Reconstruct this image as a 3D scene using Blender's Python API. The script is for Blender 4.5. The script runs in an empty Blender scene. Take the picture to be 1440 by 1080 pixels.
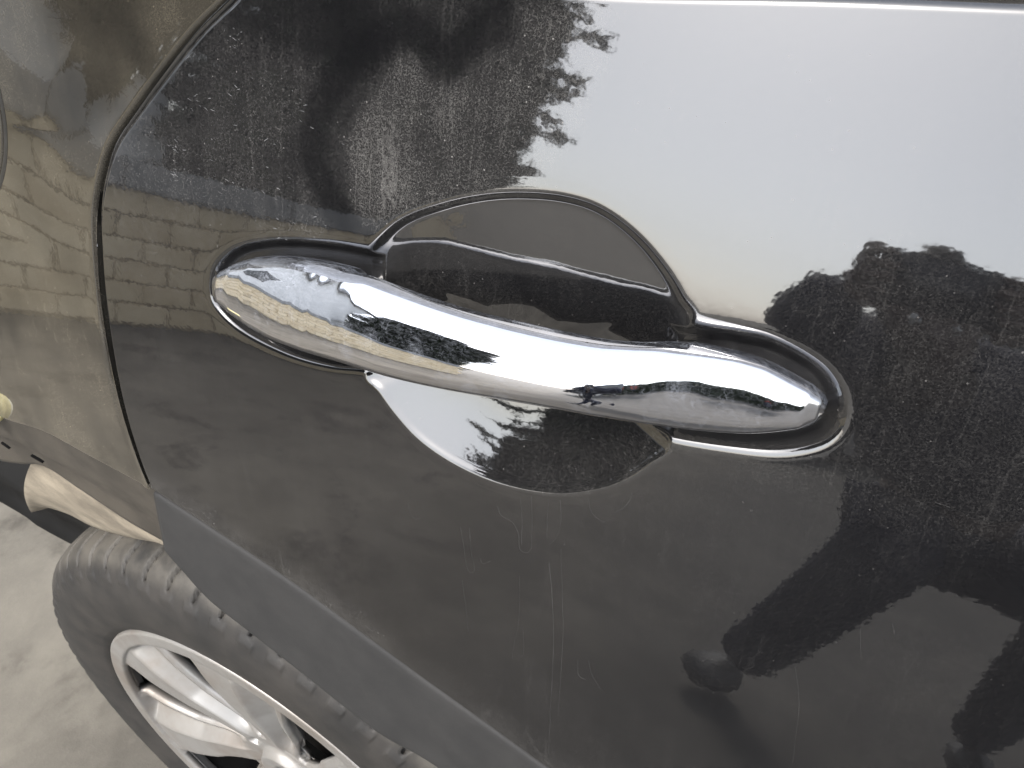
import bpy, bmesh, math, random
import numpy as np
from mathutils import Vector, Matrix

random.seed(7); rng = np.random.default_rng(7)
scene = bpy.context.scene
COL = scene.collection

# ------------------------------------------------------------------ camera
PSI, TH, PH = 0.525, 0.665, -0.051
CAMP = np.array([0.0, -0.18, 1.065])
_f = np.array([-math.sin(PSI)*math.cos(TH), math.cos(PSI)*math.cos(TH), -math.sin(TH)])
_r0 = np.array([math.cos(PSI), math.sin(PSI), 0.0]); _u0 = np.cross(_r0, _f)
_R = math.cos(PH)*_r0 + math.sin(PH)*_u0; _U = -math.sin(PH)*_r0 + math.cos(PH)*_u0
cam = bpy.data.cameras.new('camera'); cam_o = bpy.data.objects.new('camera', cam); COL.objects.link(cam_o)
cam_o.matrix_world = Matrix(((_R[0], _U[0], -_f[0], CAMP[0]), (_R[1], _U[1], -_f[1], CAMP[1]), (_R[2], _U[2], -_f[2], CAMP[2]), (0, 0, 0, 1)))
cam.sensor_fit = 'HORIZONTAL'; cam.sensor_width = 36.0; cam.lens = 36.0*1085.0/1440.0
cam.clip_start = 0.005; cam.clip_end = 2000
cam.dof.use_dof = True; cam.dof.focus_distance = 0.235; cam.dof.aperture_fstop = 85.0
scene.camera = cam_o

# ------------------------------------------------------------------ sky and sun
SUN_AZ, SUN_EL = math.radians(-10), math.radians(50)       # azimuth from the outward normal of the car side
sd = Vector((math.sin(SUN_AZ)*math.cos(SUN_EL), -math.cos(SUN_AZ)*math.cos(SUN_EL), math.sin(SUN_EL)))
world = bpy.data.worlds.new('World'); scene.world = world; world.use_nodes = True
wn = world.node_tree; wn.nodes.clear()
sky = wn.nodes.new('ShaderNodeTexSky'); sky.sky_type = 'NISHITA'; sky.sun_disc = False
sky.sun_elevation = SUN_EL; sky.sun_rotation = math.atan2(sd.x, sd.y)
sky.air_density = 1.0; sky.dust_density = 2.3; sky.ozone_density = 1.0; sky.altitude = 50
hs = wn.nodes.new('ShaderNodeHueSaturation'); hs.inputs['Saturation'].default_value = 0.36
bg = wn.nodes.new('ShaderNodeBackground'); bg.inputs['Strength'].default_value = 0.15
wo = wn.nodes.new('ShaderNodeOutputWorld')
wn.links.new(sky.outputs[0], hs.inputs['Color']); wn.links.new(hs.outputs[0], bg.inputs['Color']); wn.links.new(bg.outputs[0], wo.inputs[0])
sl = bpy.data.lights.new('sun', 'SUN'); sl.energy = 0.7; sl.angle = math.radians(14); sl.color = (1.0, 0.95, 0.87)
sun = bpy.data.objects.new('sun', sl); COL.objects.link(sun); sun.rotation_euler = sd.to_track_quat('Z', 'Y').to_euler()
sun.location = (0, -5, 8)
vs = scene.view_settings; scene.display_settings.display_device = 'sRGB'
vs.view_transform = 'Standard'; vs.look = 'None'; vs.gamma = 1.0; vs.exposure = 2.04
scene.cycles.max_bounces = 10; scene.cycles.glossy_bounces = 8

# ------------------------------------------------------------------ helpers
def link(o, parent=None):
    COL.objects.link(o)
    if parent is not None: o.parent = parent
    return o
def thing(name, label, cat, loc=(0, 0, 0), rotz=0.0, group=None):
    o = bpy.data.objects.new(name, None); o.empty_display_size = 0.1; COL.objects.link(o)
    o.location = loc; o.rotation_euler = (0, 0, rotz); o['label'] = label; o['category'] = cat
    if group: o['group'] = group
    return o
def mesh(name, verts, faces, mat=None, parent=None, smooth=True, mw=None):
    me = bpy.data.meshes.new(name)
    verts = np.asarray(verts, dtype=np.float32)
    if isinstance(faces, np.ndarray):
        n, k = faces.shape
        me.vertices.add(len(verts)); me.vertices.foreach_set('co', verts.ravel())
        me.loops.add(n*k); me.loops.foreach_set('vertex_index', faces.astype(np.int32).ravel())
        me.polygons.add(n); me.polygons.foreach_set('loop_start', np.arange(0, n*k, k, dtype=np.int32))
        me.update(calc_edges=True); me.validate()
    else:
        me.from_pydata(verts.tolist(), [], faces); me.update()
    if smooth: me.polygons.foreach_set('use_smooth', np.ones(len(me.polygons), dtype=bool))
    if mat is not None: me.materials.append(mat)
    o = bpy.data.objects.new(name, me); link(o, parent)
    if mw is not None: o.matrix_local = mw
    return o
def grid_faces(nr, nc, wrap_c=False, flip=False):
    i = np.arange(nr-1)[:, None]; j = np.arange(nc if wrap_c else nc-1)[None, :]; j2 = (j+1) % nc
    a = i*nc+j; b = i*nc+j2; c = (i+1)*nc+j2; d = (i+1)*nc+j
    F = np.stack([a, b, c, d], -1).reshape(-1, 4)
    return F[:, ::-1] if flip else F
def grid(name, P, mat, parent=None, wrap=False, flip=False, mw=None, smooth=True):
    return mesh(name, P.reshape(-1, 3), grid_faces(P.shape[0], P.shape[1], wrap, flip), mat, parent, smooth, mw)
def resample(pts, n, power=None):
    p = np.asarray(pts, float); d = np.r_[0, np.cumsum(np.hypot(*np.diff(p[:, :2], axis=0).T))] if p.shape[1] == 2 else np.r_[0, np.cumsum(np.linalg.norm(np.diff(p, axis=0), axis=1))]
    # centripetal Catmull-Rom through the points, then even spacing
    q = np.vstack([2*p[0]-p[1], p, 2*p[-1]-p[-2]]); out = []
    for k in range(1, len(q)-2):
        t = np.linspace(0, 1, 24, endpoint=(k == len(q)-3))[:, None]
        m1 = (q[k+1]-q[k-1])/2; m2 = (q[k+2]-q[k])/2
        out.append((2*t**3-3*t**2+1)*q[k]+(t**3-2*t**2+t)*m1+(-2*t**3+3*t**2)*q[k+1]+(t**3-t**2)*m2)
    c = np.vstack(out); s = np.r_[0, np.cumsum(np.linalg.norm(np.diff(c, axis=0), axis=1))]
    tt = np.linspace(0, s[-1], n)
    return np.stack([np.interp(tt, s, c[:, k]) for k in range(c.shape[1])], -1)
def seg_dist(X, Y, pts, closed=False):
    p = np.asarray(pts, float); best = np.full(X.shape, 1e9)
    for a, b in zip(p, np.roll(p, -1, 0) if closed else p[1:]):
        ab = b-a; L = ab@ab+1e-12
        t = np.clip(((X-a[0])*ab[0]+(Y-a[1])*ab[1])/L, 0, 1)
        best = np.minimum(best, (X-a[0]-t*ab[0])**2+(Y-a[1]-t*ab[1])**2)
    return np.sqrt(best)
def inside(X, Y, pts):
    p = np.asarray(pts, float); r = np.zeros(X.shape, bool)
    for a, b in zip(p, np.roll(p, -1, 0)):
        m = ((a[1] > Y) != (b[1] > Y)) & (X < (b[0]-a[0])*(Y-a[1])/((b[1]-a[1])+1e-12)+a[0]); r ^= m
    return r
def sdf(X, Y, pts): return np.where(inside(X, Y, pts), 1, -1)*seg_dist(X, Y, pts, True)      # positive inside
sp = lambda d, k: 0.5*(d+np.sqrt(d*d+k*k))
def ramp(d, w, k): return (sp(d, k)-sp(d-w, k))/w
def smooth01(a): a = np.clip(a, 0, 1); return a*a*(3-2*a)
def box_bm(bm, lo, hi, M=None):
    v = [bm.verts.new((M @ Vector(c)) if M else c) for c in [(x, y, z) for z in (lo[2], hi[2]) for y in (lo[1], hi[1]) for x in (lo[0], hi[0])]]
    for f in ((0, 2, 3, 1), (4, 5, 7, 6), (0, 1, 5, 4), (1, 3, 7, 5), (3, 2, 6, 7), (2, 0, 4, 6)): bm.faces.new([v[i] for i in f])
def bm_obj(name, bm, mat, parent=None, smooth=False, bevel=0, mw=None):
    if bevel: bmesh.ops.bevel(bm, geom=bm.edges[:], offset=bevel, segments=2, affect='EDGES')
    bmesh.ops.recalc_face_normals(bm, faces=bm.faces[:])
    me = bpy.data.meshes.new(name); bm.to_mesh(me); bm.free()
    if mat: me.materials.append(mat)
    if smooth: me.polygons.foreach_set('use_smooth', np.ones(len(me.polygons), dtype=bool))
    o = bpy.data.objects.new(name, me); link(o, parent)
    if mw is not None: o.matrix_local = mw
    return o

# ------------------------------------------------------------------ materials
class NT:
    def __init__(s, name):
        s.m = bpy.data.materials.new(name); s.m.use_nodes = True; s.t = s.m.node_tree; s.t.nodes.clear()
        s.out = s.t.nodes.new('ShaderNodeOutputMaterial')
    def n(s, typ, props=None, **inp):
        d = s.t.nodes.new('ShaderNode'+typ)
        for k, v in (props or {}).items(): setattr(d, k, v)
        for k, v in inp.items():
            key = k.replace('_', ' ')
            sock = d.inputs[int(k[1:])] if k[0] == 'i' and k[1:].isdigit() else d.inputs[key]
            if isinstance(v, bpy.types.NodeSocket): s.t.links.new(v, sock)
            else: sock.default_value = v
        return d
    def math(s, op, a, b=0.0, c=0.0, clamp=False):
        d = s.n('Math', {'operation': op, 'use_clamp': clamp}, i0=a, i1=b, i2=c); return d.outputs[0]
    def sstep(s, x, a, b, lo=0.0, hi=1.0):
        d = s.n('MapRange', {'interpolation_type': 'SMOOTHSTEP'}, Value=x, From_Min=a, From_Max=b, To_Min=lo, To_Max=hi); return d.outputs[0]
    def noise(s, vec, scale, detail=3.0, rough=0.55, dist=0.0, col=False):
        d = s.n('TexNoise', None, Vector=vec, Scale=scale, Detail=detail, Roughness=rough, Distortion=dist)
        return d.outputs['Color' if col else 'Fac']
    def mapv(s, vec, scale=(1, 1, 1), loc=(0, 0, 0), rot=(0, 0, 0)):
        return s.n('Mapping', None, Vector=vec, Scale=scale, Location=loc, Rotation=rot).outputs[0]
    def ramp(s, fac, stops):
        d = s.n('ValToRGB', None, Fac=fac); e = d.color_ramp.elements
        while len(e) < len(stops): e.new(0.5)
        for q, (p, c) in zip(e, stops): q.position = p; q.color = (*c, 1) if len(c) == 3 else c
        return d.outputs[0]
    def mix(s, f, a, b):
        d = s.n('Mix', {'data_type': 'RGBA'}); 
        for k, v in ((0, f), (6, a), (7, b)):
            if isinstance(v, bpy.types.NodeSocket): s.t.links.new(v, d.inputs[k])
            else: d.inputs[k].default_value = v if not isinstance(v, tuple) or len(v) == 4 else (*v, 1)
        return d.outputs[2]
    def done(s, sh): s.t.links.new(sh, s.out.inputs[0]); return s.m
    def obj(s): return s.n('TexCoord').outputs['Object']
    def bump(s, h, strength=0.3, dist=0.001): return s.n('Bump', None, Height=h, Strength=strength, Distance=dist).outputs[0]

def simple(name, col, rough=0.6, metal=0.0, var=0.25, scale=30, bump=0.0, bdist=0.001, spec=0.5):
    t = NT(name); v = t.obj(); n1 = t.noise(v, scale, 5)
    c = t.mix(t.sstep(n1, 0.3, 0.7), tuple(x*(1-var) for x in col), tuple(min(1, x*(1+var)) for x in col))
    p = t.n('BsdfPrincipled', None, Base_Color=c, Roughness=rough, Metallic=metal)
    p.inputs['Specular IOR Level'].default_value = spec
    if bump: t.t.links.new(t.bump(n1, bump, bdist), p.inputs['Normal'])
    return t.done(p.outputs[0])

def worms(t, v, scale, thin, thresh):
    """short hair-thin squiggles: thin cell borders of a warped voronoi, kept only here and there"""
    w = t.n('VectorMath', {'operation': 'ADD'}, i0=v, i1=t.n('VectorMath', {'operation': 'SCALE'}, i0=t.noise(v, scale*0.9, 3, col=True), Scale=1.1/scale).outputs[0]).outputs[0]
    e = t.n('TexVoronoi', {'feature': 'DISTANCE_TO_EDGE'}, Vector=w, Scale=scale).outputs['Distance']
    line = t.sstep(e, thin*0.3, thin, 1.0, 0.0)
    return t.math('MULTIPLY', line, t.sstep(t.noise(v, scale*0.55, 2), thresh, thresh+0.12))

def paint(name, dusty=1.0, attr=True, dustcol=(0.36, 0.345, 0.325), wear=0.0):
    t = NT(name); v = t.obj()
    d = t.n('Attribute', {'attribute_name': 'dust'}).outputs['Fac'] if attr else None
    film = t.noise(v, 38, 4, 0.6)
    fine = t.noise(v, 1700, 4, 0.7)
    grain = t.noise(v, 2600, 2, 0.6)
    sv = t.mapv(v, (1.0, 0.045, 1.0))
    streak = t.noise(sv, 260, 4, 0.62)
    w1 = worms(t, v, 300, 0.03, 0.56); nz = t.noise(v, 760, 2, 0.5); w2 = t.math('MULTIPLY', t.sstep(t.math('ABSOLUTE', t.math('SUBTRACT', nz, 0.5)), 0.008, 0.034, 1.0, 0.0), t.sstep(t.noise(v, 1000, 2), 0.44, 0.58))
    lines = t.n('TexVoronoi', {'feature': 'DISTANCE_TO_EDGE'}, Vector=t.n('VectorMath', {'operation': 'ADD'}, i0=sv, i1=t.n('VectorMath', {'operation': 'SCALE'}, i0=t.noise(v, 190, 3, col=True), Scale=0.0022).outputs[0]).outputs[0], Scale=85).outputs['Distance']
    lines = t.math('MULTIPLY', t.sstep(lines, 0.006, 0.022, 1, 0), t.sstep(t.noise(v, 42, 3), 0.44, 0.62))
    dots = t.n('TexVoronoi', {'feature': 'F1'}, Vector=v, Scale=330); dd = t.sstep(dots.outputs['Distance'], 0.05, 0.11, 1, 0)
    dd = t.math('MULTIPLY', dd, t.sstep(t.n('SeparateColor', None, Color=dots.outputs['Color']).outputs[0], 0.74, 0.86))
    base = t.math('ADD', t.sstep(fine, 0.38, 0.68, 0.05, 1.05), t.math('MULTIPLY', t.sstep(grain, 0.45, 0.75), 0.7))
    base = t.math('MULTIPLY', base, t.math('ADD', t.sstep(film, 0.3, 0.7, 0.55, 0.9), t.sstep(streak, 0.42, 0.75, 0.0, 0.4)))
    cov = t.math('ADD', t.math('MULTIPLY', base, 0.075*dusty), wear)
    cov = t.math('ADD', cov, t.math('MULTIPLY', w1, 0.07*dusty))
    cov = t.math('ADD', cov, t.math('MULTIPLY', w2, 0.075*dusty))
    cov = t.math('ADD', cov, t.math('MULTIPLY', lines, 0.04*dusty))
    cov = t.math('ADD', cov, t.math('MULTIPLY', dd, 0.38*dusty))
    if d is not None: cov = t.math('MULTIPLY', cov, t.math('MULTIPLY', d, t.sstep(t.noise(v, 13, 3, 0.6), 0.34, 0.62, 0.55, 1.35)))
    if attr: cov = t.math('ADD', cov, t.math('MULTIPLY', t.n('Attribute', {'attribute_name': 'film'}).outputs['Fac'], t.sstep(film, 0.2, 0.8, 0.75, 1.15)))
    cov = t.math('MINIMUM', cov, 0.6)
    dc = t.mix(film, dustcol, tuple(x*0.8 for x in dustcol))
    p = t.n('BsdfPrincipled', None, Base_Color=(0.0045, 0.0045, 0.005, 1), Roughness=0.03, IOR=2.0)
    # orange peel and the faint waves of a pressed panel
    h = t.math('ADD', t.math('MULTIPLY', t.noise(v, 210, 2), 0.35), t.math('MULTIPLY', t.noise(v, 17, 1), 0.45))
    t.t.links.new(t.bump(h, 0.07, 0.0006), p.inputs['Normal'])
    df = t.n('BsdfDiffuse', None, Color=dc, Roughness=0.6)
    return t.done(t.n('MixShader', None, i0=cov, i1=p.outputs[0], i2=df.outputs[0]).outputs[0])

M = {}
M['paint'] = paint('black_paint', 1.0)
M['paint_quarter'] = paint('black_paint_dusty', 0.34, True, (0.44, 0.385, 0.285), 0.034)
def chrome():
    t = NT('chrome'); v = t.obj()
    fine = t.noise(v, 1500, 4, 0.7); patch = t.noise(v, 60, 4, 0.6)
    up = t.n('Attribute', {'attribute_name': 'film'}).outputs['Fac']
    sc = t.noise(t.mapv(v, (0.25, 1, 1), rot=(0, 0, 0.25)), 1300, 5, 0.7)
    w = worms(t, v, 300, 0.07, 0.50)
    cov = t.math('MULTIPLY', t.math('ADD', t.sstep(fine, 0.42, 0.8), t.sstep(sc, 0.45, 0.75)), t.math('ADD', 0.08, t.math('MULTIPLY', up, 0.30)))
    cov = t.math('MULTIPLY', cov, t.sstep(patch, 0.3, 0.65, 0.35, 1.0))
    vd = t.n('TexVoronoi', {'feature': 'F1'}, Vector=t.n('VectorMath', {'operation': 'ADD'}, i0=v, i1=t.n('VectorMath', {'operation': 'SCALE'}, i0=t.noise(v, 400, 2, col=True), Scale=0.0016).outputs[0]).outputs[0], Scale=105)
    sel = t.sstep(t.n('SeparateColor', None, Color=vd.outputs['Color']).outputs[0], 0.62, 0.7)
    ring = t.math('MULTIPLY', t.math('ADD', t.sstep(t.math('ABSOLUTE', t.math('SUBTRACT', vd.outputs['Distance'], 0.33)), 0.02, 0.09, 0.05, 0.0), t.sstep(vd.outputs['Distance'], 0.1, 0.36, 0.10, 0.0)), sel)
    cov = t.math('ADD', cov, t.math('MULTIPLY', ring, t.sstep(fine, 0.35, 0.6, 0.3, 1.2)))
    cov = t.math('ADD', cov, t.math('MULTIPLY', w, 0.07)); cov = t.math('MINIMUM', cov, 0.7)
    p = t.n('BsdfPrincipled', None, Base_Color=(0.80, 0.80, 0.82, 1), Metallic=1.0, Roughness=0.045)
    t.t.links.new(t.bump(t.math('ADD', t.noise(v, 120, 2), t.math('MULTIPLY', t.noise(t.mapv(v, (0.15, 1, 1)), 900, 2), 0.25)), 0.035, 0.0004), p.inputs['Normal'])
    df = t.n('BsdfDiffuse', None, Color=(0.38, 0.40, 0.45, 1))
    return t.done(t.n('MixShader', None, i0=cov, i1=p.outputs[0], i2=df.outputs[0]).outputs[0])
M['chrome'] = chrome()
def dusty_plastic(name, col, dust, amt, rough=0.55, scale=45):
    t = NT(name); v = t.obj()
    f = t.math('ADD', t.sstep(t.noise(v, scale, 6, 0.65), 0.3, 0.7, 0.4, 1.0), t.math('MULTIPLY', t.sstep(t.noise(v, 900, 3), 0.5, 0.75), 0.25))
    c = t.mix(t.math('MULTIPLY', f, amt, clamp=True), col, dust)
    p = t.n('BsdfPrincipled', None, Base_Color=c, Roughness=rough)
    t.t.links.new(t.bump(t.noise(v, 1400, 3), 0.25, 0.0004), p.inputs['Normal'])
    return t.done(p.outputs[0])
M['handle_back'] = dusty_plastic('black_handle_back', (0.004, 0.004, 0.005), (0.2, 0.19, 0.18), 0.03, 0.3)
M['gasket'] = dusty_plastic('black_gasket', (0.004, 0.004, 0.0045), (0.16, 0.155, 0.15), 0.05, 0.22, 160)
M['trim'] = dusty_plastic('grey_plastic_trim', (0.010, 0.010, 0.0102), (0.07, 0.067, 0.063), 0.20, 0.75)
M['rubber_seal'] = dusty_plastic('black_rubber', (0.006, 0.006, 0.006), (0.2, 0.19, 0.18), 0.08, 0.35)
M['seal_grey'] = dusty_plastic('grey_seal', (0.05, 0.047, 0.04), (0.3, 0.28, 0.24), 0.5, 0.6)
M['flange'] = dusty_plastic('dusty_flange', (0.014, 0.013, 0.012), (0.13, 0.113, 0.09), 0.45, 0.45, 25)
M['liner'] = dusty_plastic('dusty_liner', (0.06, 0.05, 0.038), (0.36, 0.31, 0.235), 0.85, 0.8, 30)
M['dark'] = simple('black_underbody', (0.004, 0.004, 0.004), 0.9, 0, 0.3, 20, spec=0.08)
M['valance'] = simple('black_valance', (0.007, 0.007, 0.007), 0.7, 0, 0.4, 12, spec=0.15)
M['tint'] = simple('tinted_glass', (0.008, 0.009, 0.011), 0.35, 0, 0.1, 5, spec=0.1)
M['yellow'] = simple('yellow_plastic', (0.75, 0.66, 0.33), 0.35, 0, 0.08, 200)
M['cream'] = simple('cream_plastic', (0.85, 0.82, 0.66), 0.3, 0, 0.04, 200)
M['glass'] = simple('dark_window_glass', (0.01, 0.012, 0.012), 0.03, 0, 0.1, 5)
def tyre_mat():
    t = NT('tyre_rubber'); v = t.obj()
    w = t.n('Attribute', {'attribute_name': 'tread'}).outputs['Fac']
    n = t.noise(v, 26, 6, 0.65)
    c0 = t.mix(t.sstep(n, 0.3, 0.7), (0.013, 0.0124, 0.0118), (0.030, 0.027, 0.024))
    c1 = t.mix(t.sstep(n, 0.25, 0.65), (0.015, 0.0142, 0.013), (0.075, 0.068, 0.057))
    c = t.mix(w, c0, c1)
    p = t.n('BsdfPrincipled', None, Base_Color=c, Roughness=0.68)
    t.t.links.new(t.bump(t.noise(v, 500, 4), 0.25, 0.0006), p.inputs['Normal'])
    return t.done(p.outputs[0])
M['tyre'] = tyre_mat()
def alloy():
    t = NT('silver_alloy'); v = t.obj()
    n = t.noise(v, 14, 5, 0.6); c = t.mix(t.sstep(n, 0.35, 0.72), (0.33, 0.322, 0.308), (0.23, 0.205, 0.18))
    p = t.n('BsdfPrincipled', None, Base_Color=c, Metallic=0.5, Roughness=t.sstep(n, 0.3, 0.7, 0.34, 0.5))
    return t.done(p.outputs[0])
M['alloy'] = alloy()
M['brake'] = simple('rusty_brake_disc', (0.012, 0.010, 0.009), 0.7, 0.0, 0.4, 40)
def concrete():
    t = NT('worn_concrete_ground'); v = t.obj()
    n1 = t.noise(v, 2.2, 6, 0.62, 0.6); n2 = t.noise(v, 9, 6, 0.65); n3 = t.noise(v, 160, 4, 0.7)
    f = t.math('ADD', t.math('MULTIPLY', t.sstep(n1, 0.25, 0.75), 0.6), t.math('MULTIPLY', t.sstep(n2, 0.25, 0.8), 0.4))
    c = t.ramp(f, [(0.0, (0.045, 0.040, 0.032)), (0.5, (0.078, 0.070, 0.057)), (1.0, (0.135, 0.122, 0.098))])
    c = t.mix(t.math('MULTIPLY', t.sstep(n3, 0.5, 0.8), 0.35), c, (0.14, 0.125, 0.105))
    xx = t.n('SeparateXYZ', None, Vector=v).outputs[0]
    front_tone = t.sstep(t.math('ADD', xx, t.math('MULTIPLY', t.noise(v, 1.6, 4), 0.9)), -0.75, 0.25)  # ground tone goes from paler beige at the rear to darker in front
    c = t.mix(front_tone, t.mix(0.17, c, (0.34, 0.305, 0.245)), t.mix(0.5, c, t.mix(t.sstep(xx, -1.6, -0.1), (0.044, 0.034, 0.022), (0.029, 0.028, 0.0265))))
    st = t.math('MULTIPLY', t.sstep(t.noise(v, 3.1, 5, 0.6, 0.8), 0.50, 0.66), t.sstep(t.noise(v, 30, 4, 0.7), 0.25, 0.6))
    rear = t.math('SUBTRACT', 1.0, front_tone)
    c = t.mix(t.math('MULTIPLY', t.math('MULTIPLY', st, 0.75), rear), c, (0.040, 0.034, 0.026))
    cr = t.n('TexVoronoi', {'feature': 'DISTANCE_TO_EDGE'}, Vector=t.n('VectorMath', {'operation': 'ADD'}, i0=v, i1=t.n('VectorMath', {'operation': 'SCALE'}, i0=t.noise(v, 3, 5, 0.7, col=True), Scale=0.5).outputs[0]).outputs[0], Scale=1.1).outputs['Distance']
    c = t.mix(t.math('MULTIPLY', t.sstep(cr, 0.002, 0.008, 0.45, 0.0), rear), c, (0.025, 0.021, 0.017))
    p = t.n('BsdfPrincipled', None, Base_Color=c, Roughness=0.85)
    t.t.links.new(t.bump(n3, 0.3, 0.004), p.inputs['Normal'])
    return t.done(p.outputs[0])
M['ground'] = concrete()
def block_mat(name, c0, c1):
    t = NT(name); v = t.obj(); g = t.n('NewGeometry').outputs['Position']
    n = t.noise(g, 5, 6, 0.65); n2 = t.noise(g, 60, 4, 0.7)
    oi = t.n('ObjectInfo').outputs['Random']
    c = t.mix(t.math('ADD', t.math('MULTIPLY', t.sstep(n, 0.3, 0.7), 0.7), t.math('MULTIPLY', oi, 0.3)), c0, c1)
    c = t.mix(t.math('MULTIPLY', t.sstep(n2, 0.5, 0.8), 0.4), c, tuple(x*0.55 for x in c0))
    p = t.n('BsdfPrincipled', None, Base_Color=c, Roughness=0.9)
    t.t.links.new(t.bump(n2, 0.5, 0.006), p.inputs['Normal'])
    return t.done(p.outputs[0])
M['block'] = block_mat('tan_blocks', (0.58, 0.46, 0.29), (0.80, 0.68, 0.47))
M['coping'] = block_mat('grey_coping', (0.17, 0.175, 0.175), (0.25, 0.255, 0.255))
M['render'] = block_mat('grey_render', (0.62, 0.625, 0.62), (0.72, 0.725, 0.72))
M['mortar'] = simple('dark_mortar', (0.30, 0.24, 0.155), 0.95, 0, 0.3, 20)
M['bark'] = simple('tree_bark', (0.08, 0.06, 0.045), 0.9, 0, 0.4, 12, 0.5, 0.02)
def leaf_mat():
    t = NT('dark_needles'); r = t.n('NewGeometry').outputs['Random Per Island']
    c = t.mix(r, (0.010, 0.016, 0.009), (0.040, 0.052, 0.026))
    p = t.n('BsdfPrincipled', None, Base_Color=c, Roughness=0.7); p.inputs['Specular IOR Level'].default_value = 0.25
    return t.done(p.outputs[0])
M['leaf'] = leaf_mat()
M['skin'] = simple('skin', (0.075, 0.045, 0.034), 0.5, 0, 0.1, 60)
M['jacket'] = simple('navy_jacket', (0.012, 0.013, 0.026), 0.85, 0, 0.3, 60, spec=0.2)
M['trousers'] = simple('navy_trousers', (0.010, 0.011, 0.022), 0.85, 0, 0.3, 60, spec=0.2)
M['hair'] = simple('dark_hair', (0.012, 0.010, 0.009), 0.7, 0, 0.4, 200, spec=0.2)
M['shoe'] = simple('dark_shoes', (0.015, 0.015, 0.016), 0.6, 0, 0.2, 40)
M['van'] = simple('navy_van_paint', (0.012, 0.014, 0.026), 0.12, 0, 0.1, 3)
M['lamp'] = simple('lamp_lens', (0.35, 0.06, 0.05), 0.2, 0, 0.1, 40)
M['phone'] = simple('phone_case', (0.02, 0.02, 0.025), 0.4, 0, 0.1, 80)
M['phoneglass'] = simple('phone_glass', (0.01, 0.01, 0.012), 0.1, 0, 0.1, 80)

# ------------------------------------------------------------------ measured outlines on the door, mm (x along the car to the front, q up the door skin)
SHUT= [(-116.7, 98.0), (-124.2, 91.6), (-142.4, 79.1), (-162.0, 62.9), (-178.9, 48.2), (-194.1, 34.0), (-203.5, 19.7), (-210.4, 3.5), (-214.1, -16.2), (-216.7, -40.3), (-217.8, -69.5), (-217.0, -96.5), (-213.4, -122.4), (-209.0, -139.7)]
ARCH= [(-209.0, -139.7), (-165.3, -146.7), (-119.4, -155.3), (-77.5, -166.6), (-38.3, -177.7), (-1.4, -186.7), (26.5, -192.7), (65.4, -197.1), (108.9, -197.0)]
TRIMLOW= [(-212.2, -185.8), (-201.9, -193.9), (-184.2, -207.3), (-159.0, -215.2), (-134.6, -222.5), (-111.1, -229.9), (-72.7, -242.1), (-44.0, -242.1), (-19.1, -245.3), (19.8, -242.5), (68.1, -234.1)]
TOP= [(-116.7, 98.0), (-46.0, 99.0), (-12.9, 99.5), (18.5, 100.2), (59.7, 102.3), (84.6, 103.2), (107.0, 103.8), (127.3, 104.5)]
RIM= [(-66.0, 16.7), (-52.9, 29.6), (-36.5, 38.1), (-21.1, 43.6), (-6.5, 46.6), (7.5, 47.5), (19.1, 45.6), (30.9, 39.7), (40.9, 31.4), (47.7, 23.3), (50.7, 18.7), (51.1, -19.2), (46.8, -27.6), (38.8, -37.6), (27.4, -46.3), (12.2, -53.2), (-7.3, -56.5), (-25.3, -55.2), (-41.1, -50.3), (-52.5, -42.5), (-60.7, -34.6), (-66.7, -28.4)]
LEDGE= [(-59.7, 11.4), (-43.5, 17.5), (-16.1, 21.8), (8.9, 24.1), (27.2, 26.9), (37.3, 26.5), (43.7, 21.4), (47.2, 16.0)]
PADR= [(39.9, 19.3), (50.1, 18.3), (63.8, 19.6), (73.6, 19.5), (85.7, 16.0), (92.6, 10.6), (95.8, 4.0), (95.5, -2.3), (91.5, -7.9), (82.9, -12.9), (71.2, -15.9), (51.1, -18.9), (40.5, -18.1)]
PADL= [(-58.4, 17.3), (-66.0, 16.7), (-83.5, 15.8), (-107.5, 12.1), (-128.0, 5.5), (-140.5, -3.7), (-145.1, -13.0), (-143.3, -22.3), (-130.0, -29.8), (-106.3, -33.3), (-84.5, -32.4), (-68.0, -29.1), (-57.5, -27.8)]
PANELA= [(-392.8, -142.5), (-347.0, -144.8), (-301.3, -138.2), (-262.8, -139.0), (-209.3, -140.7)]
CURVB= [(-570, -4, 680), (-538, -4, 687), (-507, -4, 697), (-473, -4, 709), (-440, -4, 701), (-399, -4, 690), (-362, -4, 685), (-357, -4, 672)]
CURVC= [(-625, 30, 607), (-637, 30, 579), (-642, 30, 549), (-614, 30, 568), (-574, 30, 577), (-541, 30, 579), (-479, 30, 597), (-427, 30, 614), (-427, 30, 592)]
FLAP= [(-270.1, 46.7)]
DUSTH= [(-70.7, 17.5), (-77.3, 51.5), (-55.5, 84.0), (-34.3, 77.9), (-21.6, 96.1), (12.0, 103.3), (15.3, 82.7), (-1.6, 45.3), (-52.9, 29.6)]
WIPE= [(-21.2, 92.8), (-31.2, 85.6), (-38.9, 79.0), (-45.0, 85.2), (-55.7, 87.9), (-71.8, 77.4), (-86.5, 61.7), (-89.7, 45.0), (-80.3, 29.5), (-65.1, 17.4)]
WIPE2= [(-120.8, 94.0), (-95.6, 89.2), (-77.8, 86.3)]
DENT= [(-64.5, 17.5), (-77.8, 37.3), (-80.3, 51.0), (-74.5, 67.5), (-60.6, 77.4)]
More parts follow.
